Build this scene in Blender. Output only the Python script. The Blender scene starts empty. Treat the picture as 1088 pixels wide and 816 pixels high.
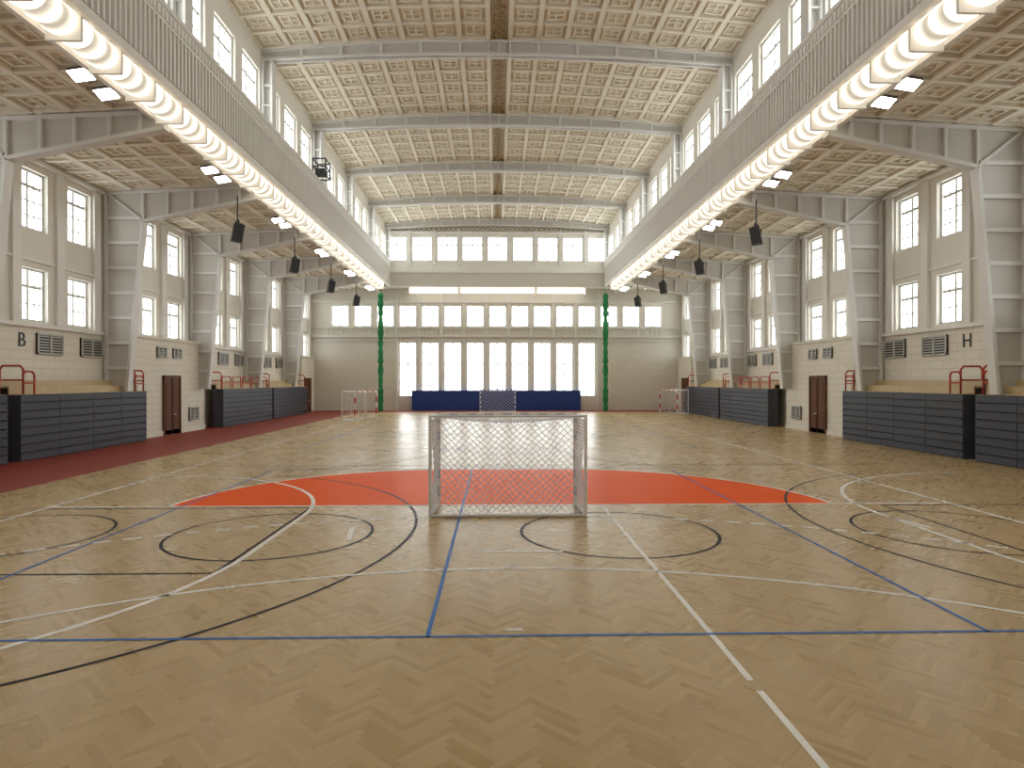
import bpy, math, random
from mathutils import Vector
random.seed(3)
CX=0.15
S=bpy.context.scene
col=S.collection
# ---------------------------------------------------------------- materials
def mat(name,c,rough=0.6,metal=0.0,em=None,es=0,noise=0.0,nscale=3.0,spec=0.5):
    m=bpy.data.materials.new(name); m.use_nodes=True
    nt=m.node_tree; b=nt.nodes['Principled BSDF']
    b.inputs['Base Color'].default_value=(*c,1); b.inputs['Roughness'].default_value=rough
    b.inputs['Metallic'].default_value=metal; b.inputs['Specular IOR Level'].default_value=spec
    if em:
        b.inputs['Emission Color'].default_value=(*em,1); b.inputs['Emission Strength'].default_value=es
    if noise>0:
        g=nt.nodes.new('ShaderNodeNewGeometry'); n=nt.nodes.new('ShaderNodeTexNoise'); n.inputs['Scale'].default_value=nscale
        n.inputs['Detail'].default_value=4
        nt.links.new(g.outputs['Position'],n.inputs['Vector'])
        mx=nt.nodes.new('ShaderNodeMix'); mx.data_type='RGBA'
        mx.inputs[6].default_value=(*[v*(1-noise) for v in c],1); mx.inputs[7].default_value=(*[min(1,v*(1+noise)) for v in c],1)
        nt.links.new(n.outputs['Fac'],mx.inputs[0]); nt.links.new(mx.outputs[2],b.inputs['Base Color'])
    return m
def N(nt,op,a,b=None):
    n=nt.nodes.new('ShaderNodeMath'); n.operation=op
    for i,v in enumerate((a,b)):
        if v is None: continue
        if isinstance(v,(int,float)): n.inputs[i].default_value=v
        else: nt.links.new(v,n.inputs[i])
    return n.outputs[0]
def mixc(nt,f,a,b):
    mx=nt.nodes.new('ShaderNodeMix'); mx.data_type='RGBA'
    for i,v in ((0,f),(6,a),(7,b)):
        if isinstance(v,tuple): mx.inputs[i].default_value=(*v,1)
        elif isinstance(v,(int,float)): mx.inputs[i].default_value=v
        else: nt.links.new(v,mx.inputs[i])
    return mx.outputs[2]
def floor_material():
    m=bpy.data.materials.new('herringbone_parquet'); m.use_nodes=True; nt=m.node_tree; b=nt.nodes['Principled BSDF']
    g=nt.nodes.new('ShaderNodeNewGeometry'); s=nt.nodes.new('ShaderNodeSeparateXYZ'); nt.links.new(g.outputs['Position'],s.inputs[0])
    w=0.07; n=7
    u=N(nt,'MULTIPLY',N(nt,'ADD',s.outputs[0],s.outputs[1]),0.70711/w)
    v=N(nt,'MULTIPLY',N(nt,'SUBTRACT',s.outputs[1],s.outputs[0]),0.70711/w)
    i=N(nt,'FLOOR',u); j=N(nt,'FLOOR',v)
    k=N(nt,'FLOORED_MODULO',N(nt,'SUBTRACT',i,j),2*n)
    isH=N(nt,'LESS_THAN',k,n-0.5); isV=N(nt,'SUBTRACT',1,isH)
    idx=N(nt,'ADD',N(nt,'MULTIPLY',isH,N(nt,'SUBTRACT',i,k)),N(nt,'MULTIPLY',isV,i))
    jv=N(nt,'SUBTRACT',j,N(nt,'SUBTRACT',2*n-1,k))
    idy=N(nt,'ADD',N(nt,'MULTIPLY',isH,j),N(nt,'MULTIPLY',isV,jv))
    c=nt.nodes.new('ShaderNodeCombineXYZ'); nt.links.new(idx,c.inputs[0]); nt.links.new(idy,c.inputs[1]); nt.links.new(isH,c.inputs[2])
    wn=nt.nodes.new('ShaderNodeTexWhiteNoise'); wn.noise_dimensions='3D'; nt.links.new(c.outputs[0],wn.inputs['Vector'])
    colr=mixc(nt,wn.outputs['Value'],(0.50,0.35,0.165),(0.61,0.45,0.235))
    colr=mixc(nt,N(nt,'MULTIPLY',isH,0.18),colr,(0.66,0.51,0.29))  # one plank direction tinted lighter, standing in for its different sheen
    cg=nt.nodes.new('ShaderNodeCombineXYZ')
    al=N(nt,'ADD',N(nt,'MULTIPLY',isH,u),N(nt,'MULTIPLY',isV,v)); ac=N(nt,'ADD',N(nt,'MULTIPLY',isH,v),N(nt,'MULTIPLY',isV,u))
    nt.links.new(N(nt,'MULTIPLY',al,0.25),cg.inputs[0]); nt.links.new(N(nt,'MULTIPLY',ac,4.0),cg.inputs[1]); nt.links.new(N(nt,'MULTIPLY',wn.outputs['Value'],30),cg.inputs[2])
    no=nt.nodes.new('ShaderNodeTexNoise'); no.inputs['Scale'].default_value=1.0; nt.links.new(cg.outputs[0],no.inputs['Vector'])
    colr=mixc(nt,N(nt,'MULTIPLY',no.outputs['Fac'],0.20),colr,(0.38,0.25,0.11))
    e=N(nt,'LESS_THAN',N(nt,'FRACT',ac),0.06)
    colr=mixc(nt,N(nt,'MULTIPLY',e,0.35),colr,(0.2,0.12,0.06))
    nt.links.new(colr,b.inputs['Base Color']); b.inputs['Specular IOR Level'].default_value=.26
    n2=nt.nodes.new('ShaderNodeTexNoise'); n2.inputs['Scale'].default_value=0.6; nt.links.new(g.outputs['Position'],n2.inputs['Vector'])
    nt.links.new(N(nt,'ADD',N(nt,'MULTIPLY',n2.outputs['Fac'],0.08),N(nt,'ADD',N(nt,'MULTIPLY',wn.outputs['Value'],0.05),0.22)),b.inputs['Roughness'])
    return m
def wall_material():
    m=bpy.data.materials.new('plaster_and_stone'); m.use_nodes=True; nt=m.node_tree; b=nt.nodes['Principled BSDF']
    g=nt.nodes.new('ShaderNodeNewGeometry'); s=nt.nodes.new('ShaderNodeSeparateXYZ'); nt.links.new(g.outputs['Position'],s.inputs[0])
    c=nt.nodes.new('ShaderNodeCombineXYZ'); nt.links.new(N(nt,'ADD',s.outputs[0],s.outputs[1]),c.inputs[0]); nt.links.new(s.outputs[2],c.inputs[1])
    br=nt.nodes.new('ShaderNodeTexBrick'); nt.links.new(c.outputs[0],br.inputs['Vector'])
    br.inputs['Color1'].default_value=(0.83,0.79,0.69,1); br.inputs['Color2'].default_value=(0.79,0.75,0.65,1); br.inputs['Mortar'].default_value=(0.62,0.58,0.50,1)
    br.inputs['Scale'].default_value=1; br.inputs['Brick Width'].default_value=0.8; br.inputs['Row Height'].default_value=0.33; br.inputs['Mortar Size'].default_value=0.010
    no=nt.nodes.new('ShaderNodeTexNoise'); no.inputs['Scale'].default_value=1.2; no.inputs['Detail'].default_value=5; nt.links.new(g.outputs['Position'],no.inputs['Vector'])
    pl=mixc(nt,no.outputs['Fac'],(0.76,0.73,0.66),(0.84,0.81,0.74))
    f=N(nt,'LESS_THAN',s.outputs[2],4.95)
    nt.links.new(mixc(nt,f,pl,br.outputs['Color']),b.inputs['Base Color']); b.inputs['Roughness'].default_value=0.7
    return m
def pane_material():
    m=bpy.data.materials.new('emissive_daylight_glass'); m.use_nodes=True; nt=m.node_tree; b=nt.nodes['Principled BSDF']
    g=nt.nodes.new('ShaderNodeNewGeometry'); no=nt.nodes.new('ShaderNodeTexNoise'); no.inputs['Scale'].default_value=0.7; no.inputs['Detail'].default_value=6
    nt.links.new(g.outputs['Position'],no.inputs['Vector'])
    cc=mixc(nt,no.outputs['Fac'],(0.88,0.96,0.97),(0.99,1.0,0.99))
    b.inputs['Base Color'].default_value=(0.6,0.65,0.7,1); b.inputs['Roughness'].default_value=0.1
    nt.links.new(cc,b.inputs['Emission Color']); b.inputs['Emission Strength'].default_value=WIN  # panes glow themselves in place of daylight; nothing shines through from outside
    return m
def lamp_material():
    m=mat('lamp_diffuser',(0.45,0.43,0.38),0.5,em=(1.0,0.90,0.74),es=1.0); nt=m.node_tree; b=nt.nodes['Principled BSDF']
    g=nt.nodes.new('ShaderNodeNewGeometry'); s=nt.nodes.new('ShaderNodeSeparateXYZ'); nt.links.new(g.outputs['Position'],s.inputs[0])
    # emission painted along each opal diffuser: bright lobe centres, dim seams, to show shape
    t=N(nt,'MULTIPLY',N(nt,'SUBTRACT',s.outputs[1],YB+.3),math.pi*3/1.7)
    a=N(nt,'ABSOLUTE',N(nt,'SINE',t))
    nt.links.new(N(nt,'ADD',N(nt,'MULTIPLY',N(nt,'POWER',a,1.2),LAMP),0.25),b.inputs['Emission Strength'])
    return m
YB=-8.0
WIN=3.8; LAMP=1.2
M_floor=floor_material(); M_wall=wall_material(); M_pane=pane_material()
M_steel=mat('painted_steel',(0.74,0.73,0.71),0.45,noise=0.04)
M_web=mat('painted_steel_web',(0.61,0.59,0.55),0.5,noise=0.04)
M_wframe=mat('window_frame_paint',(0.60,0.59,0.55),0.5)
M_cpanel=mat('ceiling_panel',(0.74,0.655,0.51),0.8,noise=0.06,nscale=2)
M_clat=mat('ceiling_lattice',(0.83,0.775,0.66),0.7)
M_gold=mat('ornament_bronze',(0.36,0.25,0.11),0.5)
M_white=mat('white_paint',(0.82,0.80,0.76),0.5,noise=0.02)
M_lamp=lamp_material()
M_lampp=mat('light_panel',(0.45,0.43,0.38),0.4,em=(1.0,0.93,0.80),es=1.2)
M_spot=mat('floodlight_glass',(0.9,0.9,0.9),0.3,em=(1.0,0.97,0.9),es=14)
M_black=mat('black_plastic',(0.02,0.02,0.022),0.5)
M_dgrey=mat('dark_grey_metal',(0.12,0.12,0.12),0.5)
M_red=mat('red_sport_floor',(0.30,0.062,0.045),0.55,noise=0.12,nscale=8,spec=.15)
M_slate=mat('bleacher_slate',(0.066,0.070,0.090),0.5,noise=0.1,nscale=5,spec=.3)
M_slate2=mat('bleacher_gap',(0.015,0.017,0.022),0.6)
M_wood=mat('bench_wood',(0.56,0.42,0.23),0.45,noise=0.15,nscale=4)
M_rail=mat('red_rail',(0.50,0.04,0.02),0.35)
M_door=mat('door_wood',(0.13,0.05,0.022),0.6,noise=0.2,nscale=5,spec=.2)
M_grey=mat('vent_grey',(0.55,0.54,0.50),0.5)
M_blue=mat('blue_mat',(0.012,0.05,0.26),0.5,noise=0.05)
M_green=mat('green_net',(0.02,0.28,0.10),0.6,noise=0.4,nscale=6)
M_lw=mat('line_white',(1.0,0.99,0.97),0.4,spec=.25); M_lb=mat('line_black',(0.01,0.01,0.015),0.45,spec=.08)
M_lbl=mat('line_blue',(0.05,0.19,0.58),0.4,spec=.1); M_or=mat('orange_area',(1.0,0.125,0.003),0.42,spec=.03)
M_alu=mat('goal_frame_silver',(0.82,0.82,0.83),0.35,metal=0.15); M_net=mat('net_string',(0.86,0.85,0.92),0.7)
M_gw=mat('goal_white',(0.88,0.88,0.88),0.35); M_gb=mat('goal_stripe_grey',(0.55,0.58,0.68),0.35); M_gr=mat('goal_stripe_red',(0.6,0.03,0.02),0.35)
M_gblue=mat('goal_stripe_blue',(0.05,0.12,0.5),0.35)
# ---------------------------------------------------------------- mesh builder
class MB:
    def __init__(s): s.v=[];s.f=[];s.m=[]
    def hexa(s,p,m=0):
        o=len(s.v); s.v+=[tuple(q) for q in p]
        for q in ((0,3,2,1),(4,5,6,7),(0,1,5,4),(1,2,6,5),(2,3,7,6),(3,0,4,7)): s.f.append(tuple(o+i for i in q)); s.m.append(m)
    def box(s,x0,x1,y0,y1,z0,z1,m=0):
        x0,x1=min(x0,x1),max(x0,x1);y0,y1=min(y0,y1),max(y0,y1);z0,z1=min(z0,z1),max(z0,z1)
        s.hexa([(x0,y0,z0),(x1,y0,z0),(x1,y1,z0),(x0,y1,z0),(x0,y0,z1),(x1,y0,z1),(x1,y1,z1),(x0,y1,z1)],m)
    def beam(s,p,q,w,h,m=0,side=None):
        p=Vector(p);q=Vector(q);d=(q-p).normalized()
        a=Vector(side) if side else (Vector((0,0,1)) if abs(d.z)<.9 else Vector((1,0,0)))
        b=d.cross(a).normalized(); a=b.cross(d).normalized()
        a*=w/2;b*=h/2
        s.hexa([p-a-b,p+a-b,p+a+b,p-a+b,q-a-b,q+a-b,q+a+b,q-a+b],m)
    def tube(s,p,q,r,n=8,m=0,r2=None,cap=True):
        p=Vector(p);q=Vector(q);d=(q-p).normalized(); r2=r if r2 is None else r2
        a=Vector((0,0,1)) if abs(d.z)<.9 else Vector((1,0,0)); b=d.cross(a).normalized(); a=b.cross(d)
        o=len(s.v)
        for c,rr in((p,r),(q,r2)):
            for i in range(n):
                t=2*math.pi*i/n; s.v.append(tuple(c+a*math.cos(t)*rr+b*math.sin(t)*rr))
        for i in range(n):
            j=(i+1)%n; s.f.append((o+i,o+j,o+n+j,o+n+i)); s.m.append(m)
        if cap:
            s.f.append(tuple(o+i for i in range(n))[::-1]);s.m.append(m); s.f.append(tuple(o+n+i for i in range(n)));s.m.append(m)
    def path(s,pts,r,n=8,m=0):
        for a,b in zip(pts,pts[1:]): s.tube(a,b,r,n,m)
    def prism_xz(s,poly,y0,y1,m=0):
        o=len(s.v);n=len(poly)
        for y in(y0,y1): s.v+=[(x,y,z) for x,z in poly]
        for i in range(n):
            j=(i+1)%n; s.f.append((o+i,o+j,o+n+j,o+n+i)); s.m.append(m)
        s.f.append(tuple(o+i for i in range(n)));s.m.append(m); s.f.append(tuple(o+n+i for i in range(n))[::-1]);s.m.append(m)
    def build(s,name,mats,parent=None,deform=None,smooth=False,loc=None,rotz=0):
        me=bpy.data.meshes.new(name)
        vs=[deform(v) for v in s.v] if deform else s.v
        me.from_pydata(vs,[],s.f)
        for m in mats: me.materials.append(m)
        me.polygons.foreach_set('material_index',s.m)
        if smooth: me.polygons.foreach_set('use_smooth',[True]*len(s.f))
        me.update()
        o=bpy.data.objects.new(name,me); col.objects.link(o)
        if parent: o.parent=parent
        if loc: o.location=loc
        o.rotation_euler[2]=rotz
        return o
def X(s,d): return CX+s*d
YE=62.4; BAY=8.16
ribs=[29.7+BAY*k for k in range(-4,4)]
ribs=[r for r in ribs if r>YB+1]
bays=[(r,r+BAY) for r in ribs]; 
bays=[(ribs[0]-BAY,ribs[0])]+bays
NW=10.7; AW=17.8
# ---------------------------------------------------------------- floor
b=MB(); b.box(X(-1,12.5),X(1,AW+.3),YB,58.6,-0.2,0); b.build('floor',[M_floor])
b=MB(); b.box(X(-1,AW+.3),X(-1,12.5),YB,YE,-0.2,0); b.box(X(-1,12.5),X(1,AW+.3),58.6,YE,-0.2,0); b.build('floor_red_margin',[M_red])
# ---------------------------------------------------------------- walls with openings
def cells(b,plane,c0,c1,a0,a1,z0,z1,holes):
    A=sorted(set([a0,a1]+[h[0] for h in holes]+[h[1] for h in holes])); Z=sorted(set([z0,z1]+[h[2] for h in holes]+[h[3] for h in holes]))
    for za,zb in zip(Z,Z[1:]):
        run=None
        for aa,ab in zip(A,A[1:]):
            ca=(aa+ab)/2;cz=(za+zb)/2
            hole=any(h[0]<ca<h[1] and h[2]<cz<h[3] for h in holes)
            if not hole: run=(run[0],ab) if run else (aa,ab)
            if (hole or ab==A[-1]) and run:
                if plane=='x': b.box(c0,c1,run[0],run[1],za,zb)
                else: b.box(run[0],run[1],c0,c1,za,zb)
                run=None
wcount=[0]; wmesh={}
def window(key,w,h,cols,rows,loc,rot,transoms=()):
    """local: width along X, height Z, room side is -Y"""
    if key not in wmesh:
        b=MB(); t=.07
        b.box(-w/2,w/2,.10,.13,0,h,1)
        b.box(-w/2,-w/2+t,-.05,.15,0,h);b.box(w/2-t,w/2,-.05,.15,0,h);b.box(-w/2,w/2,-.05,.15,0,t);b.box(-w/2,w/2,-.05,.15,h-t,h)
        for i in range(1,cols):
            x=-w/2+w*i/cols; tt=.05 if (cols%2==0 and i==cols//2) else .022
            b.box(x-tt,x+tt,.04,.11,t,h-t)
        for i in range(1,rows):
            z=h*i/rows; tt=.055 if i in transoms else .022
            b.box(-w/2+t,w/2-t,.05,.11,z-tt,z+tt)
        b.box(-w/2-.08,w/2+.08,-.14,.0,-.08,0)
        o=b.build('window_tmp',[M_wframe,M_pane]); wmesh[key]=o.data; bpy.data.objects.remove(o)
    wcount[0]+=1
    o=bpy.data.objects.new('window_%d'%wcount[0],wmesh[key]); col.objects.link(o); o.location=loc; o.rotation_euler[2]=rot
for s,nm in((-1,'left'),(1,'right')):
    rot=math.pi/2 if s<0 else -math.pi/2
    holes=[]
    for (r0,r1) in bays:
        for dy in(-4.4,-1.7):
            y=r1+dy
            if y>YE-1 or y<YB+1: continue
            holes+= [(y-.75,y+.75,8.6,10.85),(y-.75,y+.75,5.1,7.1)]
            window('su',1.5,2.25,4,4,(X(s,AW+.22),y,8.6),rot,(3,)); window('sl',1.5,2.0,4,3,(X(s,AW+.22),y,5.1),rot,(2,))
    b=MB(); cells(b,'x',X(s,AW),X(s,AW+.4),YB,YE,0,12.0,holes)
    b.build('wall_'+nm,[M_wall])
    # clerestory
    holes=[]
    for (r0,r1) in bays:
        for k in range(3):
            y=r0+BAY*(k+.5)/3+.0
            if y>YE-1 or y<YB+1: continue
            holes.append((y-1.0,y+1.0,14.25,16.7)); window('cl',2.0,2.45,4,4,(X(s,NW+.18),y,14.25),rot,(3,))
    b=MB(); cells(b,'x',X(s,NW),X(s,NW+.35),YB,YE,11.75,18.0,holes); b.build('wall_clerestory_'+nm,[M_wall])
for yy,rot,nm in((YE,0,'end'),(YB,math.pi,'back')):
    holes=[];sg=1 if rot==0 else -1
    if nm=='end':  # unseen back wall left windowless to darken the near floor and ceiling
        for i in range(-4,5):
            x=CX+i*2.42; holes.append((x-.97,x+.97,14.35,16.65)); window('ec',1.94,2.3,4,3,(x,yy+sg*.18,14.35),rot,(2,))
            x=CX+i*2.15; holes.append((x-.82,x+.82,1.35,6.5)); window('el',1.64,5.15,2,5,(x,yy+sg*.18,1.35),rot,(3,))
        for i in range(-7,8):
            x=CX+i*2.15; holes.append((x-.82,x+.82,8.05,10.05)); window('eu',1.64,2.0,2,2,(x,yy+sg*.18,8.05),rot,())
    b=MB(); cells(b,'y',yy,yy+sg*.35,X(-1,AW+.4),X(1,AW+.4),0,18.6,holes); b.build('wall_'+nm,[M_wall])
# end wall trims & pilasters
b=MB()
for i in range(-5,5):
    x=CX+(i+.5)*2.15; b.box(x-.14,x+.14,YE-.18,YE,0.0,11.2)
for z0,z1,d in((7.0,7.2,.3),(7.85,7.98,.2),(10.3,10.55,.25),(6.62,6.75,.2)): b.box(X(-1,AW),X(1,AW),YE-d,YE,z0,z1)
for i in range(-4,4):
    x=CX+(i+.5)*2.42; b.box(x-.12,x+.12,YE-.2,YE,13.9,17.2)
b.box(X(-1,NW),X(1,NW),YE-.25,YE,16.95,17.1); b.box(X(-1,NW),X(1,NW),YE-.25,YE,17.6,17.75)
for i in range(-38,39): b.box(CX+i*.45-.05,CX+i*.45+.05,YE-.1,YE,7.2,7.85)
b.build('trim_1',[M_white])
def rings(b,cx,cy,cz,r,plane,m=0,n=16,w=.05,d=.04):
    for i in range(n):
        a0=2*math.pi*i/n;a1=2*math.pi*(i+1)/n
        if plane=='xy': p=(cx+r*math.cos(a0),cy+r*math.sin(a0),cz);q=(cx+r*math.cos(a1),cy+r*math.sin(a1),cz)
        else: p=(cx+r*math.cos(a0),cy,cz+r*math.sin(a0));q=(cx+r*math.cos(a1),cy,cz+r*math.sin(a1))
        b.beam(p,q,d,w,m)
b=MB()
for i in range(-22,23): rings(b,CX+i*.47,YE-.05,17.35,.2,'xz',n=10)
b.build('trim_frieze',[M_gold])
# wall trims sides
for s,nm in((-1,'left'),(1,'right')):
    b=MB()
    b.box(X(s,AW),X(s,AW-.16),YB,YE,4.85,5.0); b.box(X(s,AW),X(s,AW-.08),YB,YE,7.35,7.45)
    b.box(X(s,AW),X(s,AW-.2),YB,YE,11.1,11.3)
    for (r0,r1) in bays:
        for dy in(-5.45,-3.05,-.65):
            y=r1+dy
            if y<YE: b.box(X(s,AW),X(s,AW-.13),y-.22,y+.22,5.0,11.1)
    b.build('trim_wall_'+nm,[M_white])
# ---------------------------------------------------------------- ceilings
def naveZ(x): return 18.4-0.6*((x-CX)/NW)**2
def aisleZ(x):
    d=abs(x-CX); return 11.8-0.4*(d-NW)/(AW-NW)
def coffers(b,x0,x1,y0,y1,nx,ny,sub=1):
    dx=(x1-x0)/nx; dy=(y1-y0)/ny
    for i in range(nx+1):
        x=x0+i*dx; b.box(x-.10,x+.10,y0,y1,-.15,0)
    for j in range(ny+1):
        y=y0+j*dy
        for i in range(nx): b.box(x0+i*dx+.10,x0+(i+1)*dx-.10,y-.09,y+.09,-.13,0)
    for i in range(nx):
        for j in range(ny):
            a0=x0+i*dx+.25;a1=x0+(i+1)*dx-.25;c0=y0+j*dy+.24;c1=y0+(j+1)*dy-.24
            b.box(a0,a1,c0,c0+.08,-.08,0);b.box(a0,a1,c1-.08,c1,-.08,0);b.box(a0,a0+.08,c0+.08,c1-.08,-.08,0);b.box(a1-.08,a1,c0+.08,c1-.08,-.08,0)
            mx=(a0+a1)/2; b.box(mx-.035,mx+.035,c0+.08,c1-.08,-.06,0); my=(c0+c1)/2; b.box(a0+.08,a1-.08,my-.035,my+.035,-.055,0)
b=MB(); n=24
for i in range(n):
    xa=X(-1,NW)+2*NW*i/n; xb=X(-1,NW)+2*NW*(i+1)/n; b.box(xa,xb,YB,YE,0,.2)
b.build('ceiling',[M_cpanel],deform=lambda v:(v[0],v[1],v[2]+naveZ(v[0])))
b=MB()
for (r0,r1) in bays:
    y0=max(r0,YB)+.25;y1=min(r1,YE)-.25
    for s in(-1,1): 
        a=X(s,.5);c=X(s,NW); coffers(b,min(a,c),max(a,c),y0,y1,8,6)
b.build('ceiling_coffers_nave',[M_clat],deform=lambda v:(v[0],v[1],v[2]+naveZ(v[0])))
b=MB()
y=YB+.4
while y<YE-.3:
    rings(b,CX,y,-.12,.24,'xy',n=12,w=.05); rings(b,CX,y,-.12,.10,'xy',n=8,w=.05); y+=.62
b.box(CX-.36,CX-.32,YB,YE,-.16,-.1);b.box(CX+.32,CX+.36,YB,YE,-.16,-.1)
b.build('ceiling_ornament_strip',[M_gold],deform=lambda v:(v[0],v[1],v[2]+naveZ(v[0])))
for s,nm in((-1,'left'),(1,'right')):
    b=MB(); b.box(X(s,NW),X(s,AW+.4),YB,YE,0,.2); b.build('ceiling_aisle_'+nm,[M_cpanel],deform=lambda v:(v[0],v[1],v[2]+aisleZ(v[0])))
    b=MB()
    for (r0,r1) in bays:
        y0=max(r0,YB)+.25;y1=min(r1,YE)-.25
        a=X(s,NW+.6);c=X(s,AW-.1); coffers(b,min(a,c),max(a,c),y0,y1,5,6)
    b.build('ceiling_coffers_aisle_'+nm,[M_clat],deform=lambda v:(v[0],v[1],v[2]+aisleZ(v[0])))
# ---------------------------------------------------------------- nave ribs
for r in ribs+[YE-.35]:
    b=MB(); n=24
    def zt(x): return naveZ(x)-.02
    def zb(x): return 17.6-.4*((x-CX)/NW)**2
    for i in range(n):
        xa=X(-1,NW)+2*NW*i/n; xb=X(-1,NW)+2*NW*(i+1)/n
        b.prism_xz([(xa,zb(xa)),(xb,zb(xb)),(xb,zt(xb)),(xa,zt(xa))],r-.10,r+.10,1)
        for z,h in((zb,.10),(lambda x:zt(x)-.22,.12)):
            b.prism_xz([(xa,z(xa)),(xb,z(xb)),(xb,z(xb)+h),(xa,z(xa)+h)],r-.22,r+.22)
        if i>0 and i%2==0: b.box(xa-.06,xa+.06,r-.2,r+.2,zb(xa),zt(xa))
    for k in(-1,1): b.box(CX-.5*k-.04,CX-.5*k+.04,r-.26,r+.26,zb(CX)-.05,zt(CX))
    for s in(-1,1):
        b.box(X(s,NW),X(s,NW-.12),r-.26,r+.26,14.16,17.3); b.box(X(s,NW-.12),X(s,NW-.42),r-.05,r+.05,14.16,17.3,1); b.box(X(s,NW-.42),X(s,NW-.52),r-.26,r+.26,14.16,17.3)
        for z in(14.3,15.2,16.1): b.box(X(s,NW-.1),X(s,NW-.45),r-.22,r+.22,z-.03,z+.03)
    b.build('roof_truss',[M_steel,M_web])
# ---------------------------------------------------------------- aisle portal frames
for s,nm in((-1,'left'),(1,'right')):
    for r in ribs:
        b=MB(); zb=2.36
        xin=lambda z:16.0+(10.0-z)*0.095
        b.prism_xz([(X(s,17.7),zb),(X(s,17.7),11.35),(X(s,10.9),11.75),(X(s,10.9),11.05),(X(s,16.0),10.0),(X(s,xin(zb)),zb)],r-.06,r+.06,1)
        b.beam((X(s,xin(zb)),r,zb),(X(s,16.0),r,10.0),.13,.36); b.beam((X(s,16.0),r,10.0),(X(s,10.9),r,11.05),.13,.36)
        b.beam((X(s,17.62),r,zb),(X(s,17.62),r,11.3),.13,.36); b.beam((X(s,17.6),r,11.2),(X(s,10.9),r,11.55),.13,.36)
        z=3.4
        while z<11: 
            xi=xin(z) if z<10 else 16.0; b.box(X(s,xi),X(s,17.6),r-.17,r+.17,z-.07,z+.07); z+=1.12
        for d in(16.0,14.9,13.8,12.7,11.7):
            zl=10.0+(16.0-d)/5.1*1.05; b.box(X(s,d-.06),X(s,d+.06),r-.17,r+.17,zl,11.45)
        b.beam((X(s,16.0),r,10.0),(X(s,17.55),r,11.2),.1,.32)
        b.build('portal_frame',[M_steel,M_web])
# ---------------------------------------------------------------- gallery fascia + lamps
for s,nm in((-1,'left'),(1,'right')):
    b=MB()
    b.box(X(s,10.1),X(s,10.25),YB,60.9,11.7,14.0); b.box(X(s,10.05),X(s,NW),YB,60.9,14.0,14.15)
    b.box(X(s,10.0),X(s,10.2),YB,60.9,11.62,11.85); b.box(X(s,10.0),X(s,10.2),YB,60.9,13.45,13.55)
    b.box(X(s,10.2),X(s,11.3),YB,62,11.85,11.95); b.box(X(s,11.2),X(s,11.35),YB,62.3,11.3,11.95)
    y=YB+.1
    while y<60.8:
        b.box(X(s,10.0),X(s,10.1),y,y+.09,11.9,13.45); b.box(X(s,10.02),X(s,10.1),y+.03,y+.2,13.6,13.9); y+=.24
    b.build('gallery_beam_'+nm,[M_white])
    b=MB(); y=YB+.3; n=16
    while y<58.5:
        L=1.6; prof=[]
        for i in range(19):
            t=i/18
            r=.25+.14*math.sqrt(abs(math.sin(math.pi*t*3)))
            if i in(0,18): r=.2
            prof.append((y+t*L,r))
        o=len(b.v)
        for (py,r) in prof:
            for i in range(n):
                a=2*math.pi*i/n; b.v.append((X(s,10.6)+r*math.cos(a)*1.1,py,11.45+r*math.sin(a)*.95))
        for k in range(18):
            for i in range(n):
                j=(i+1)%n; b.f.append((o+k*n+i,o+k*n+j,o+(k+1)*n+j,o+(k+1)*n+i)); b.m.append(0)
        b.box(X(s,10.2),X(s,11.05),y+L+.01,y+L+.09,11.05,11.85,1)
        y+=L+.1
    b.build('ceiling_light_row_'+nm,[M_lamp,M_white],smooth=False)
b=MB(); b.box(X(-1,10.25),X(1,10.25),60.9,61.1,11.7,12.9); b.box(X(-1,10.25),X(1,10.25),60.8,YE,12.9,13.05); b.box(X(-1,11),X(1,11),60.85,YE,11.6,11.75)
i=-10.1
while i<10.1: b.box(CX+i,CX+i+.09,60.83,60.9,11.8,12.9); i+=.24
b.build('gallery_beam_end',[M_white])
b=MB()
for a,c in((-8.2,-3.75),(-3.45,3.45),(3.75,8.2)): b.box(CX+a,CX+c,60.9,61.5,11.1,11.5); 
for x in(-8.3,-3.6,3.6,8.3): b.box(CX+x-.04,CX+x+.04,60.9,61.9,11.0,11.6,1)
b.build('ceiling_light_row_end',[M_lampp,M_white])
# floodlights
for s in(-1,1):
    for r in ribs+[62.3]:
        for dy in(-1.9,-3.1):
            y=r+dy
            if y<YB+1: continue
            b=MB(); b.box(-.28,.28,-.22,.22,-.05,.05); b.box(-.27,.27,-.21,.21,-.065,-.05,1)
            b.box(-.31,-.285,-.03,.03,-.05,.13);b.box(.285,.31,-.03,.03,-.05,.13);b.box(-.31,.31,-.03,.03,.11,.14)
            o=b.build('floodlight',[M_dgrey,M_spot],loc=(X(s,11.72),y,11.38)); o.rotation_euler=(-.3,s*.15,0)
    for r in ribs:
        if r<28: continue
        b=MB(); b.tube((0,0,.4),(0,0,1.6),.03)
        b.prism_xz([(-.28,-.4),(.16,-.45),(.28,.3),(-.12,.42)],-.22,.22); b.box(-.05,.05,-.26,.26,.3,.5); b.box(-.2,.15,-.235,-.22,-.3,.3,1)
        b.build('loudspeaker',[M_black,M_slate2],loc=(X(s,11.6),r-.6,9.4),rotz=(.5 if s<0 else math.pi-.5))
# projector cage on the gallery
b=MB()
for x in(-.35,.35):
    for y in(-.5,.5): b.box(x-.03,x+.03,y-.03,y+.03,0,.95)
for z in(0.03,.5,.92):
    for x in(-.35,.35): b.box(x-.03,x+.03,-.5,.5,z-.03,z+.03)
    for y in(-.5,.5): b.box(-.35,.35,y-.03,y+.03,z-.03,z+.03)
b.box(-.25,.25,-.4,.3,.12,.42); b.tube((0,-.4,.27),(0,-.5,.27),.09,12)
b.build('projector_cage',[M_black],loc=(X(-1,9.9),36.6,14.16))
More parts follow.
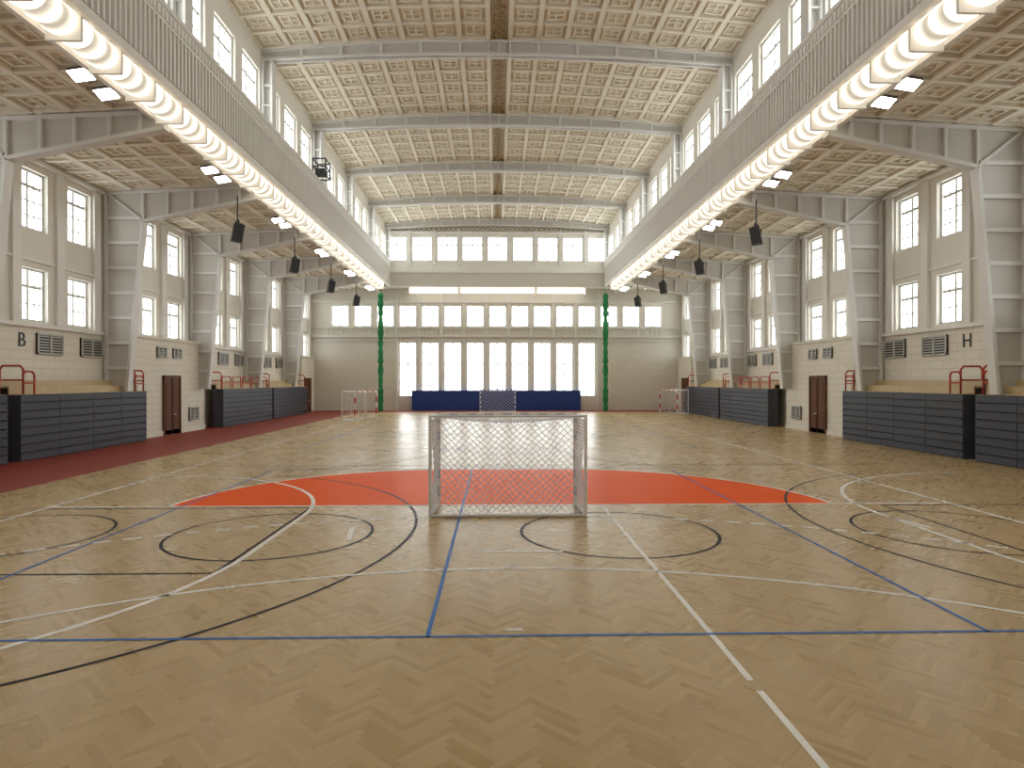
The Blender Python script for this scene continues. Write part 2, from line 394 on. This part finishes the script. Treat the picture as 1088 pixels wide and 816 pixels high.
# ---------------------------------------------------------------- stone blocks w/ doors
dn=[0]
for s,nm in((-1,'left'),(1,'right')):
    for y0,y1,dy in((31.15,38.5,34.6),(57.6,61.6,59.3),(-7.5,13.0,3)):
        b=MB(); b.box(X(s,17.25),X(s,AW),y0,y1,0,4.9); b.box(X(s,17.15),X(s,AW),y0-.06,y1+.06,4.9,5.05); b.box(X(s,17.19),X(s,17.25),y0,y1,0,.25)
        b.build('wall_pier_'+nm,[M_wall])
        dn[0]+=1
        b=MB(); x0=17.22
        b.box(X(s,x0-.08),X(s,x0+.02),dy-.9,dy-.78,0,3.05); b.box(X(s,x0-.08),X(s,x0+.02),dy+.78,dy+.9,0,3.05); b.box(X(s,x0-.08),X(s,x0+.02),dy-.9,dy+.9,2.95,3.1)
        b.box(X(s,x0-.03),X(s,x0+.02),dy-.78,dy+.78,0.01,2.95); b.box(X(s,x0-.06),X(s,x0-.03),dy-.015,dy+.015,0.01,2.95)
        for a in(-.66,.12):
            for z0,z1 in((.25,1.2),(1.4,2.7)): b.box(X(s,x0-.05),X(s,x0-.03),dy+a,dy+a+.54,z0,z1)
        b.tube((X(s,x0-.12),dy+.1,1.05),(X(s,x0-.12),dy+.22,1.05),.02,m=1); b.tube((X(s,x0-.03),dy+.1,1.05),(X(s,x0-.12),dy+.1,1.05),.02,m=1)
        b.build('door_%d'%dn[0],[M_door,M_alu])
def vent(s,x,y,z,w,h):
    b=MB(); b.box(X(s,x),X(s,x-.06),y-w/2,y+w/2,z,z+h,1)
    for a,c in((-w/2,-w/2+.07),(-.04,.04),(w/2-.07,w/2)): b.box(X(s,x),X(s,x-.1),y+a,y+c,z,z+h)
    b.box(X(s,x),X(s,x-.1),y-w/2,y+w/2,z,z+.06);b.box(X(s,x),X(s,x-.1),y-w/2,y+w/2,z+h-.06,z+h)
    k=z+.14
    while k<z+h-.08: b.box(X(s,x),X(s,x-.085),y-w/2,y+w/2,k-.018,k+.018); k+=.11
    b.build('wall_vent',[M_grey,M_black])
for s in(-1,1):
    for r in ribs+[62.3]:
        for d in(-3.6,-.95):
            y=r+d
            if y<14 or 31<y<38.6 or y>57: continue
            vent(s,AW,y,3.85,1.5,.8)
    vent(s,17.25,33.6,4.0,.9,.55); vent(s,17.25,35.2,4.0,.9,.55); vent(s,17.25,37.1,.6,1.1,.75)
for s,ch,y in((-1,'B',24.6),(1,'H',24.3)):
    c=bpy.data.curves.new('letter_'+ch,'FONT'); c.body=ch; c.size=.75; c.extrude=.01; c.align_x='CENTER'; c.materials.append(M_black)
    o=bpy.data.objects.new('letter_sign',c); col.objects.link(o); o.location=(X(s,AW-.02),y,4.1); o.rotation_euler=(math.pi/2,0,math.pi/2 if s<0 else -math.pi/2)
# ---------------------------------------------------------------- bleachers
def bleacher(s,y0,y1):
    b=MB(); xf=16.6; H=2.34; n=8; h=H/n
    b.box(X(s,xf+.08),X(s,17.2),y0+.03,y1-.03,0,H-.03,1)
    ns=max(1,round((y1-y0)/2.0)); dy=(y1-y0)/ns
    for k in range(n):
        for i in range(ns):
            b.box(X(s,xf),X(s,xf+.08),y0+i*dy+.012,y0+(i+1)*dy-.012,k*h+.03,(k+1)*h-.012)
        b.box(X(s,xf-.02),X(s,xf+.05),y0,y1,(k+1)*h-.05,(k+1)*h-.02)
    for y in(y0,y1-.05):
        b.box(X(s,xf+.02),X(s,17.24),y,y+.05,0.0,H-.02)
    for k,(a,c,z) in enumerate(((xf+.05,17.0,H),(17.0,17.4,H+.28),(17.4,AW-.11,H+.5))):
        b.box(X(s,a),X(s,c),y0,y1,z-.06 if k else z-.04,z,2)
        if k: b.box(X(s,a),X(s,a+.05),y0,y1,z-.28,z-.06,2)
    for k in range(ns+1):
        yy=min(max(y0+k*dy,y0+.05),y1-.05); b.box(X(s,17.3),X(s,17.35),yy-.03,yy+.03,H,H+.25,1)
    b.build('retractable_bleacher',[M_slate,M_slate2,M_wood])
def hoop(b,s,x0,x1,y,z,h):
    b.path([(X(s,x0),y,z),(X(s,x0),y,z+h-.12),(X(s,x0+.1),y,z+h),(X(s,x1-.1),y,z+h),(X(s,x1),y,z+h-.12),(X(s,x1),y,z)],.035)
    b.tube((X(s,x0),y,z+h*.5),(X(s,x1),y,z+h*.5),.03)
def hooplong(b,x,y0,y1,z,h):
    b.path([(x,y0,z),(x,y0,z+h-.12),(x,y0+.1,z+h),(x,y1-.1,z+h),(x,y1,z+h-.12),(x,y1,z)],.035); b.tube((x,y0,z+h*.5),(x,y1,z+h*.5),.03)
for s in(-1,1):
    for y0,y1 in((13.2,22.3),(22.9,31.0),(39.6,48.2),(48.5,57.0)): bleacher(s,y0,y1)
    for y in(22.6,):
        b=MB(); hoop(b,s,16.7,17.5,y-.55,2.34,1.0); hoop(b,s,16.7,17.5,y+.55,2.34,1.0); hooplong(b,X(s,16.7),y-1.1,y-.55,2.34,.8); hooplong(b,X(s,16.7),y+.55,y+1.1,2.34,.8); b.build('bleacher_railing',[M_rail])
    b=MB(); hoop(b,s,16.7,17.5,30.9,2.34,.95); hoop(b,s,16.7,17.5,30.2,2.34,.95); hooplong(b,X(s,16.7),30.2,30.9,2.34,.7); b.build('bleacher_railing',[M_rail])
    b=MB()
    for k in range(5): 
        hooplong(b,X(s,16.8),39.9+k*1.6,41.2+k*1.6,2.34,.75); 
    hoop(b,s,16.8,17.5,39.8,2.34,1.0); hoop(b,s,16.8,17.5,48.1,2.34,1.0); hoop(b,s,16.8,17.5,56.8,2.34,1.0)
    b.build('bleacher_railing',[M_rail])
# ---------------------------------------------------------------- court markings
def ribbon(b,pts,w,z,dash=None,gap=None):
    P=[Vector((p[0],p[1])) for p in pts]; acc=0
    if dash:
        Q=[];
        for a,c in zip(P,P[1:]):
            L=(c-a).length; k=max(1,int(L/.05))
            for i in range(k): Q.append(a+(c-a)*i/k)
        P=Q
    def off(i):
        a=P[max(i-1,0)];c=P[min(i+1,len(P)-1)]; d=(c-a).normalized(); return Vector((-d.y,d.x))*w/2
    for i in range(len(P)-1):
        L=(P[i+1]-P[i]).length; acc+=L
        if dash and (acc%(dash+gap))>dash: continue
        n0=off(i);n1=off(i+1); o=len(b.v)
        for q in(P[i]-n0,P[i+1]-n1,P[i+1]+n1,P[i]+n0): b.v.append((q.x,q.y,z))
        b.f.append((o,o+1,o+2,o+3));b.m.append(0)
def arc(cx,cy,r,a0,a1,n=64): return [(cx+r*math.cos(math.radians(a0+(a1-a0)*i/n)),cy+r*math.sin(math.radians(a0+(a1-a0)*i/n))) for i in range(n+1)]
GX=.2; GY=14.65; GF=54.65
def garea(gy,sg,r,n=40):
    A=[(GX+1.5+r*math.cos(t),gy+sg*r*math.sin(t)) for t in [math.pi/2*i/n for i in range(n+1)]]
    B=[(GX-1.5+r*math.cos(t),gy+sg*r*math.sin(t)) for t in [math.pi/2+math.pi/2*i/n for i in range(n+1)]]
    return A+B
b=MB(); A=garea(GY,1,6); o=len(b.v); b.v+=[(x,y,.002) for x,y in A]; b.f.append(tuple(range(o,o+len(A)))); b.m.append(0)
b.build('goal_area_orange',[M_or])
w=MB(); zw=.004; W=.09
ribbon(w,A,W,zw); ribbon(w,garea(GF,-1,6),W,zw)
ribbon(w,[(GX-10,GY),(GX+10,GY)],W,zw); ribbon(w,[(GX-10,GF),(GX+10,GF)],W,zw); ribbon(w,[(GX-10,34.65),(GX+10,34.65)],W,zw)
ribbon(w,[(GX-10.1,6),(GX-10.1,GF)],W,zw); ribbon(w,[(GX+10.2,6),(GX+10.2,GF)],W,zw)
def clip(pts): return [p for p in pts if abs(p[0]-GX)<=10]
ribbon(w,clip(garea(GY,1,9)),W,zw,.3,.2); ribbon(w,clip(garea(GF,-1,9)),W,zw,.3,.2)
ribbon(w,[(2.38,3.0),(2.38,GY)],W*.72,zw)
ribbon(w,arc(.3,-.3,10.0,15,165,90),W*.8,zw); ribbon(w,arc(.3,0,13.5,38,150,90),W*1.1,zw,.28,.2)
L=[(-10+6*math.cos(t),10.5+6*math.sin(t)) for t in [-math.pi/2+math.pi/2*i/24 for i in range(25)]]+[(-10+6*math.cos(t),13.5+6*math.sin(t)) for t in [math.pi/2*i/24 for i in range(25)]]
ribbon(w,L,W,zw)
ribbon(w,[(4.1-p[0],p[1]) for p in L],W,zw)
ribbon(w,[(-.25,10.65),(1.1,10.65)],W*.8,zw); ribbon(w,[(.1,7.3),(.3,7.3)],.06,zw); ribbon(w,[(-2.6,11.5),(-2.75,12.5)],W,zw); ribbon(w,[(8.3,12.2),(8.1,13.2)],W,zw)
ribbon(w,[(-9,24),(9.3,24)],W,zw);ribbon(w,[(-9,42),(9.3,42)],W,zw)
w.build('court_lines_white',[M_lw])
k=MB(); zk=.003; W=.06
ribbon(k,arc(-9.3,12.2,7.75,-68,68,70),W,zk); ribbon(k,arc(14.0,12.2,7.75,112,248,70),W,zk)
for cx in(2.27,-4.1,-9.0,8.7): ribbon(k,arc(cx,12.0,1.8,0,360),W,zk)
ribbon(k,[(-4.1,9.55),(-4.1,14.45)],W,zk);ribbon(k,[(-10,9.55),(-4.1,9.55)],W,zk);ribbon(k,[(-10,14.45),(-4.1,14.45)],W,zk)
ribbon(k,[(8.7,9.55),(8.7,14.45)],W,zk);ribbon(k,[(8.7,14.45),(14,14.45)],W,zk)
ribbon(k,[(-11,21.6),(13,21.6)],W,zk); 
for cy in(27.0,42.0):
    ribbon(k,arc(-9.3,cy,7.2,-68,68,70),W,zk); ribbon(k,arc(9.7,cy,7.2,112,248,70),W,zk); ribbon(k,arc(GX,cy,1.8,0,360),W,zk); ribbon(k,[(-11,cy+7.5),(13,cy+7.5)],W,zk)
k.build('court_lines_black',[M_lb])
u=MB(); zu=.005
ribbon(u,[(-11.5,7.12),(12,7.12)],.05,zu)
for x in(-.75,5.5,-7.0): ribbon(u,[(x,7.1),(x,20.5)],.05,zu)
ribbon(u,[(-7,20.7),(5.5,20.7)],.05,zu)
for y in(27,33,40,46): ribbon(u,[(-8,y),(8.5,y)],.05,zu)
for x in(-8,8.5): ribbon(u,[(x,27),(x,46)],.05,zu)
u.build('court_lines_blue',[M_lbl])
b=MB(); b.tube((2.38,5.9,0),(2.38,5.9,.006),.1,24); b.build('floor_socket_cover',[M_wood])
# ---------------------------------------------------------------- goals
def net(b,P,nu,nv,r,m):
    def seg(p,q):
        b.tube(p,q,r,3,m,cap=False)
    for i in range(nu):
        for j in range(nv):
            if (i+j)%2==0: seg(P(i/nu,j/nv),P((i+1)/nu,(j+1)/nv))
            else: seg(P((i+1)/nu,j/nv),P(i/nu,(j+1)/nv))
def goal(loc,rotz,M_s,D=1.3,r=.007,cell=.075,stripe=.2):
    b=MB(); hw=1.54; Hh=2.04
    def striped(p,q):
        p=Vector(p);q=Vector(q); L=(q-p).length; n=max(2,int(round(L/stripe)))
        for i in range(n): b.beam(p+(q-p)*i/n,p+(q-p)*(i+1)/n,.08,.08,i%2)
    striped((-hw,0,0),(-hw,0,Hh+.04));striped((hw,0,0),(hw,0,Hh+.04));striped((-hw+.04,0,Hh),(hw-.04,0,Hh))
    for x in(-1.6,1.6):
        b.tube((x,-D,0),(x,-D,2.1),.035,10,2)
        b.tube((x,-D,.04),(math.copysign(hw,x),0,.04),.03,8,2); b.tube((x,-D,2.08),(math.copysign(hw,x),0,2.04),.025,8,2)
        b.tube((math.copysign(hw,x),0,.0),(math.copysign(hw,x),0,.01),.1,10,2)
    b.tube((-1.6,-D,.035),(1.6,-D,.035),.035,10,2); b.tube((-1.6,-D,2.08),(1.6,-D,2.08),.025,10,2)
    nu=int(3.1/cell); nv=int(2.05/cell)
    net(b,lambda u,v:(-1.57+3.14*u+.02*math.sin(v*20),-D+.12+.13*math.sin(u*17)*(1-v)+.25*math.sin(math.pi*v)*.5,.05+v*(1.98-.10*math.sin(math.pi*u))+.02*math.sin(u*31)),nu,nv,r,3)
    for x in(-1,1): net(b,lambda u,v:(x*(1.55+.03*math.sin(v*9)),-D*u,.05+v*1.96),int(D/cell),nv,r,3)
    net(b,lambda u,v:(-1.54+3.08*u,-D*v,2.03-.12*math.sin(math.pi*v)*math.sin(math.pi*u)),nu,int(D/cell),r,3)
    b.build('handball_goal',[M_gw,M_s,M_alu,M_net],loc=loc,rotz=rotz)
goal((.25,GY,0),0,M_gb)
goal((.15,58.0,0),math.pi,M_gblue,D=1.0,r=.012,cell=.15)
goal((-9.4,47.2,0),math.radians(-108),M_gr,D=1.0,r=.006,cell=.15,stripe=.4)
goal((14.9,55.8,0),math.radians(103),M_gr,D=1.0,r=.006,cell=.15,stripe=.4)
# mats, net bundles
b=MB(); n=3
b.box(-7.98,8.08,61.75,62.1,0,1.86); b.box(-8.0,8.1,61.72,62.12,1.86,1.92)
for i in range(n): b.box(-8+16.1*i/n+.1,-8+16.1*(i+1)/n-.1,61.73,61.75,.1,1.8)
b.build('blue_wall_mat',[M_blue])
for x in(-10.6,10.15):
    b=MB(); n=16; R=60
    for k in range(R+1):
        z=10.9*k/R
        for i in range(n):
            a=2*math.pi*i/n; r=.2+.05*math.sin(i*math.pi/2*2+k*.2)+.03*math.sin(k*1.3)
            if k%12==0: r*=.7
            b.v.append((x+r*math.cos(a),60+r*math.sin(a),z))
    for k in range(R):
        for i in range(n):
            j=(i+1)%n; b.f.append((k*n+i,k*n+j,(k+1)*n+j,(k+1)*n+i)); b.m.append(0)
    b.tube((x,60,10.8),(x,60,11.6),.03)
    b.build('bundled_safety_net',[M_green])
# ---------------------------------------------------------------- world, camera
wd=bpy.data.worlds.new('sky'); S.world=wd; wd.use_nodes=True
wd.node_tree.nodes['Background'].inputs[0].default_value=(.8,.9,1,1); wd.node_tree.nodes['Background'].inputs[1].default_value=1.5
cam=bpy.data.cameras.new('camera'); co=bpy.data.objects.new('camera',cam); col.objects.link(co); S.camera=co
cam.sensor_width=36; cam.lens=36*690/1088; cam.clip_end=300
co.location=(0,0,2.8); co.rotation_euler=(math.radians(89.75),0,math.radians(-1.41))
S.view_settings.view_transform='Standard'; S.view_settings.look='None'; S.view_settings.exposure=0.36
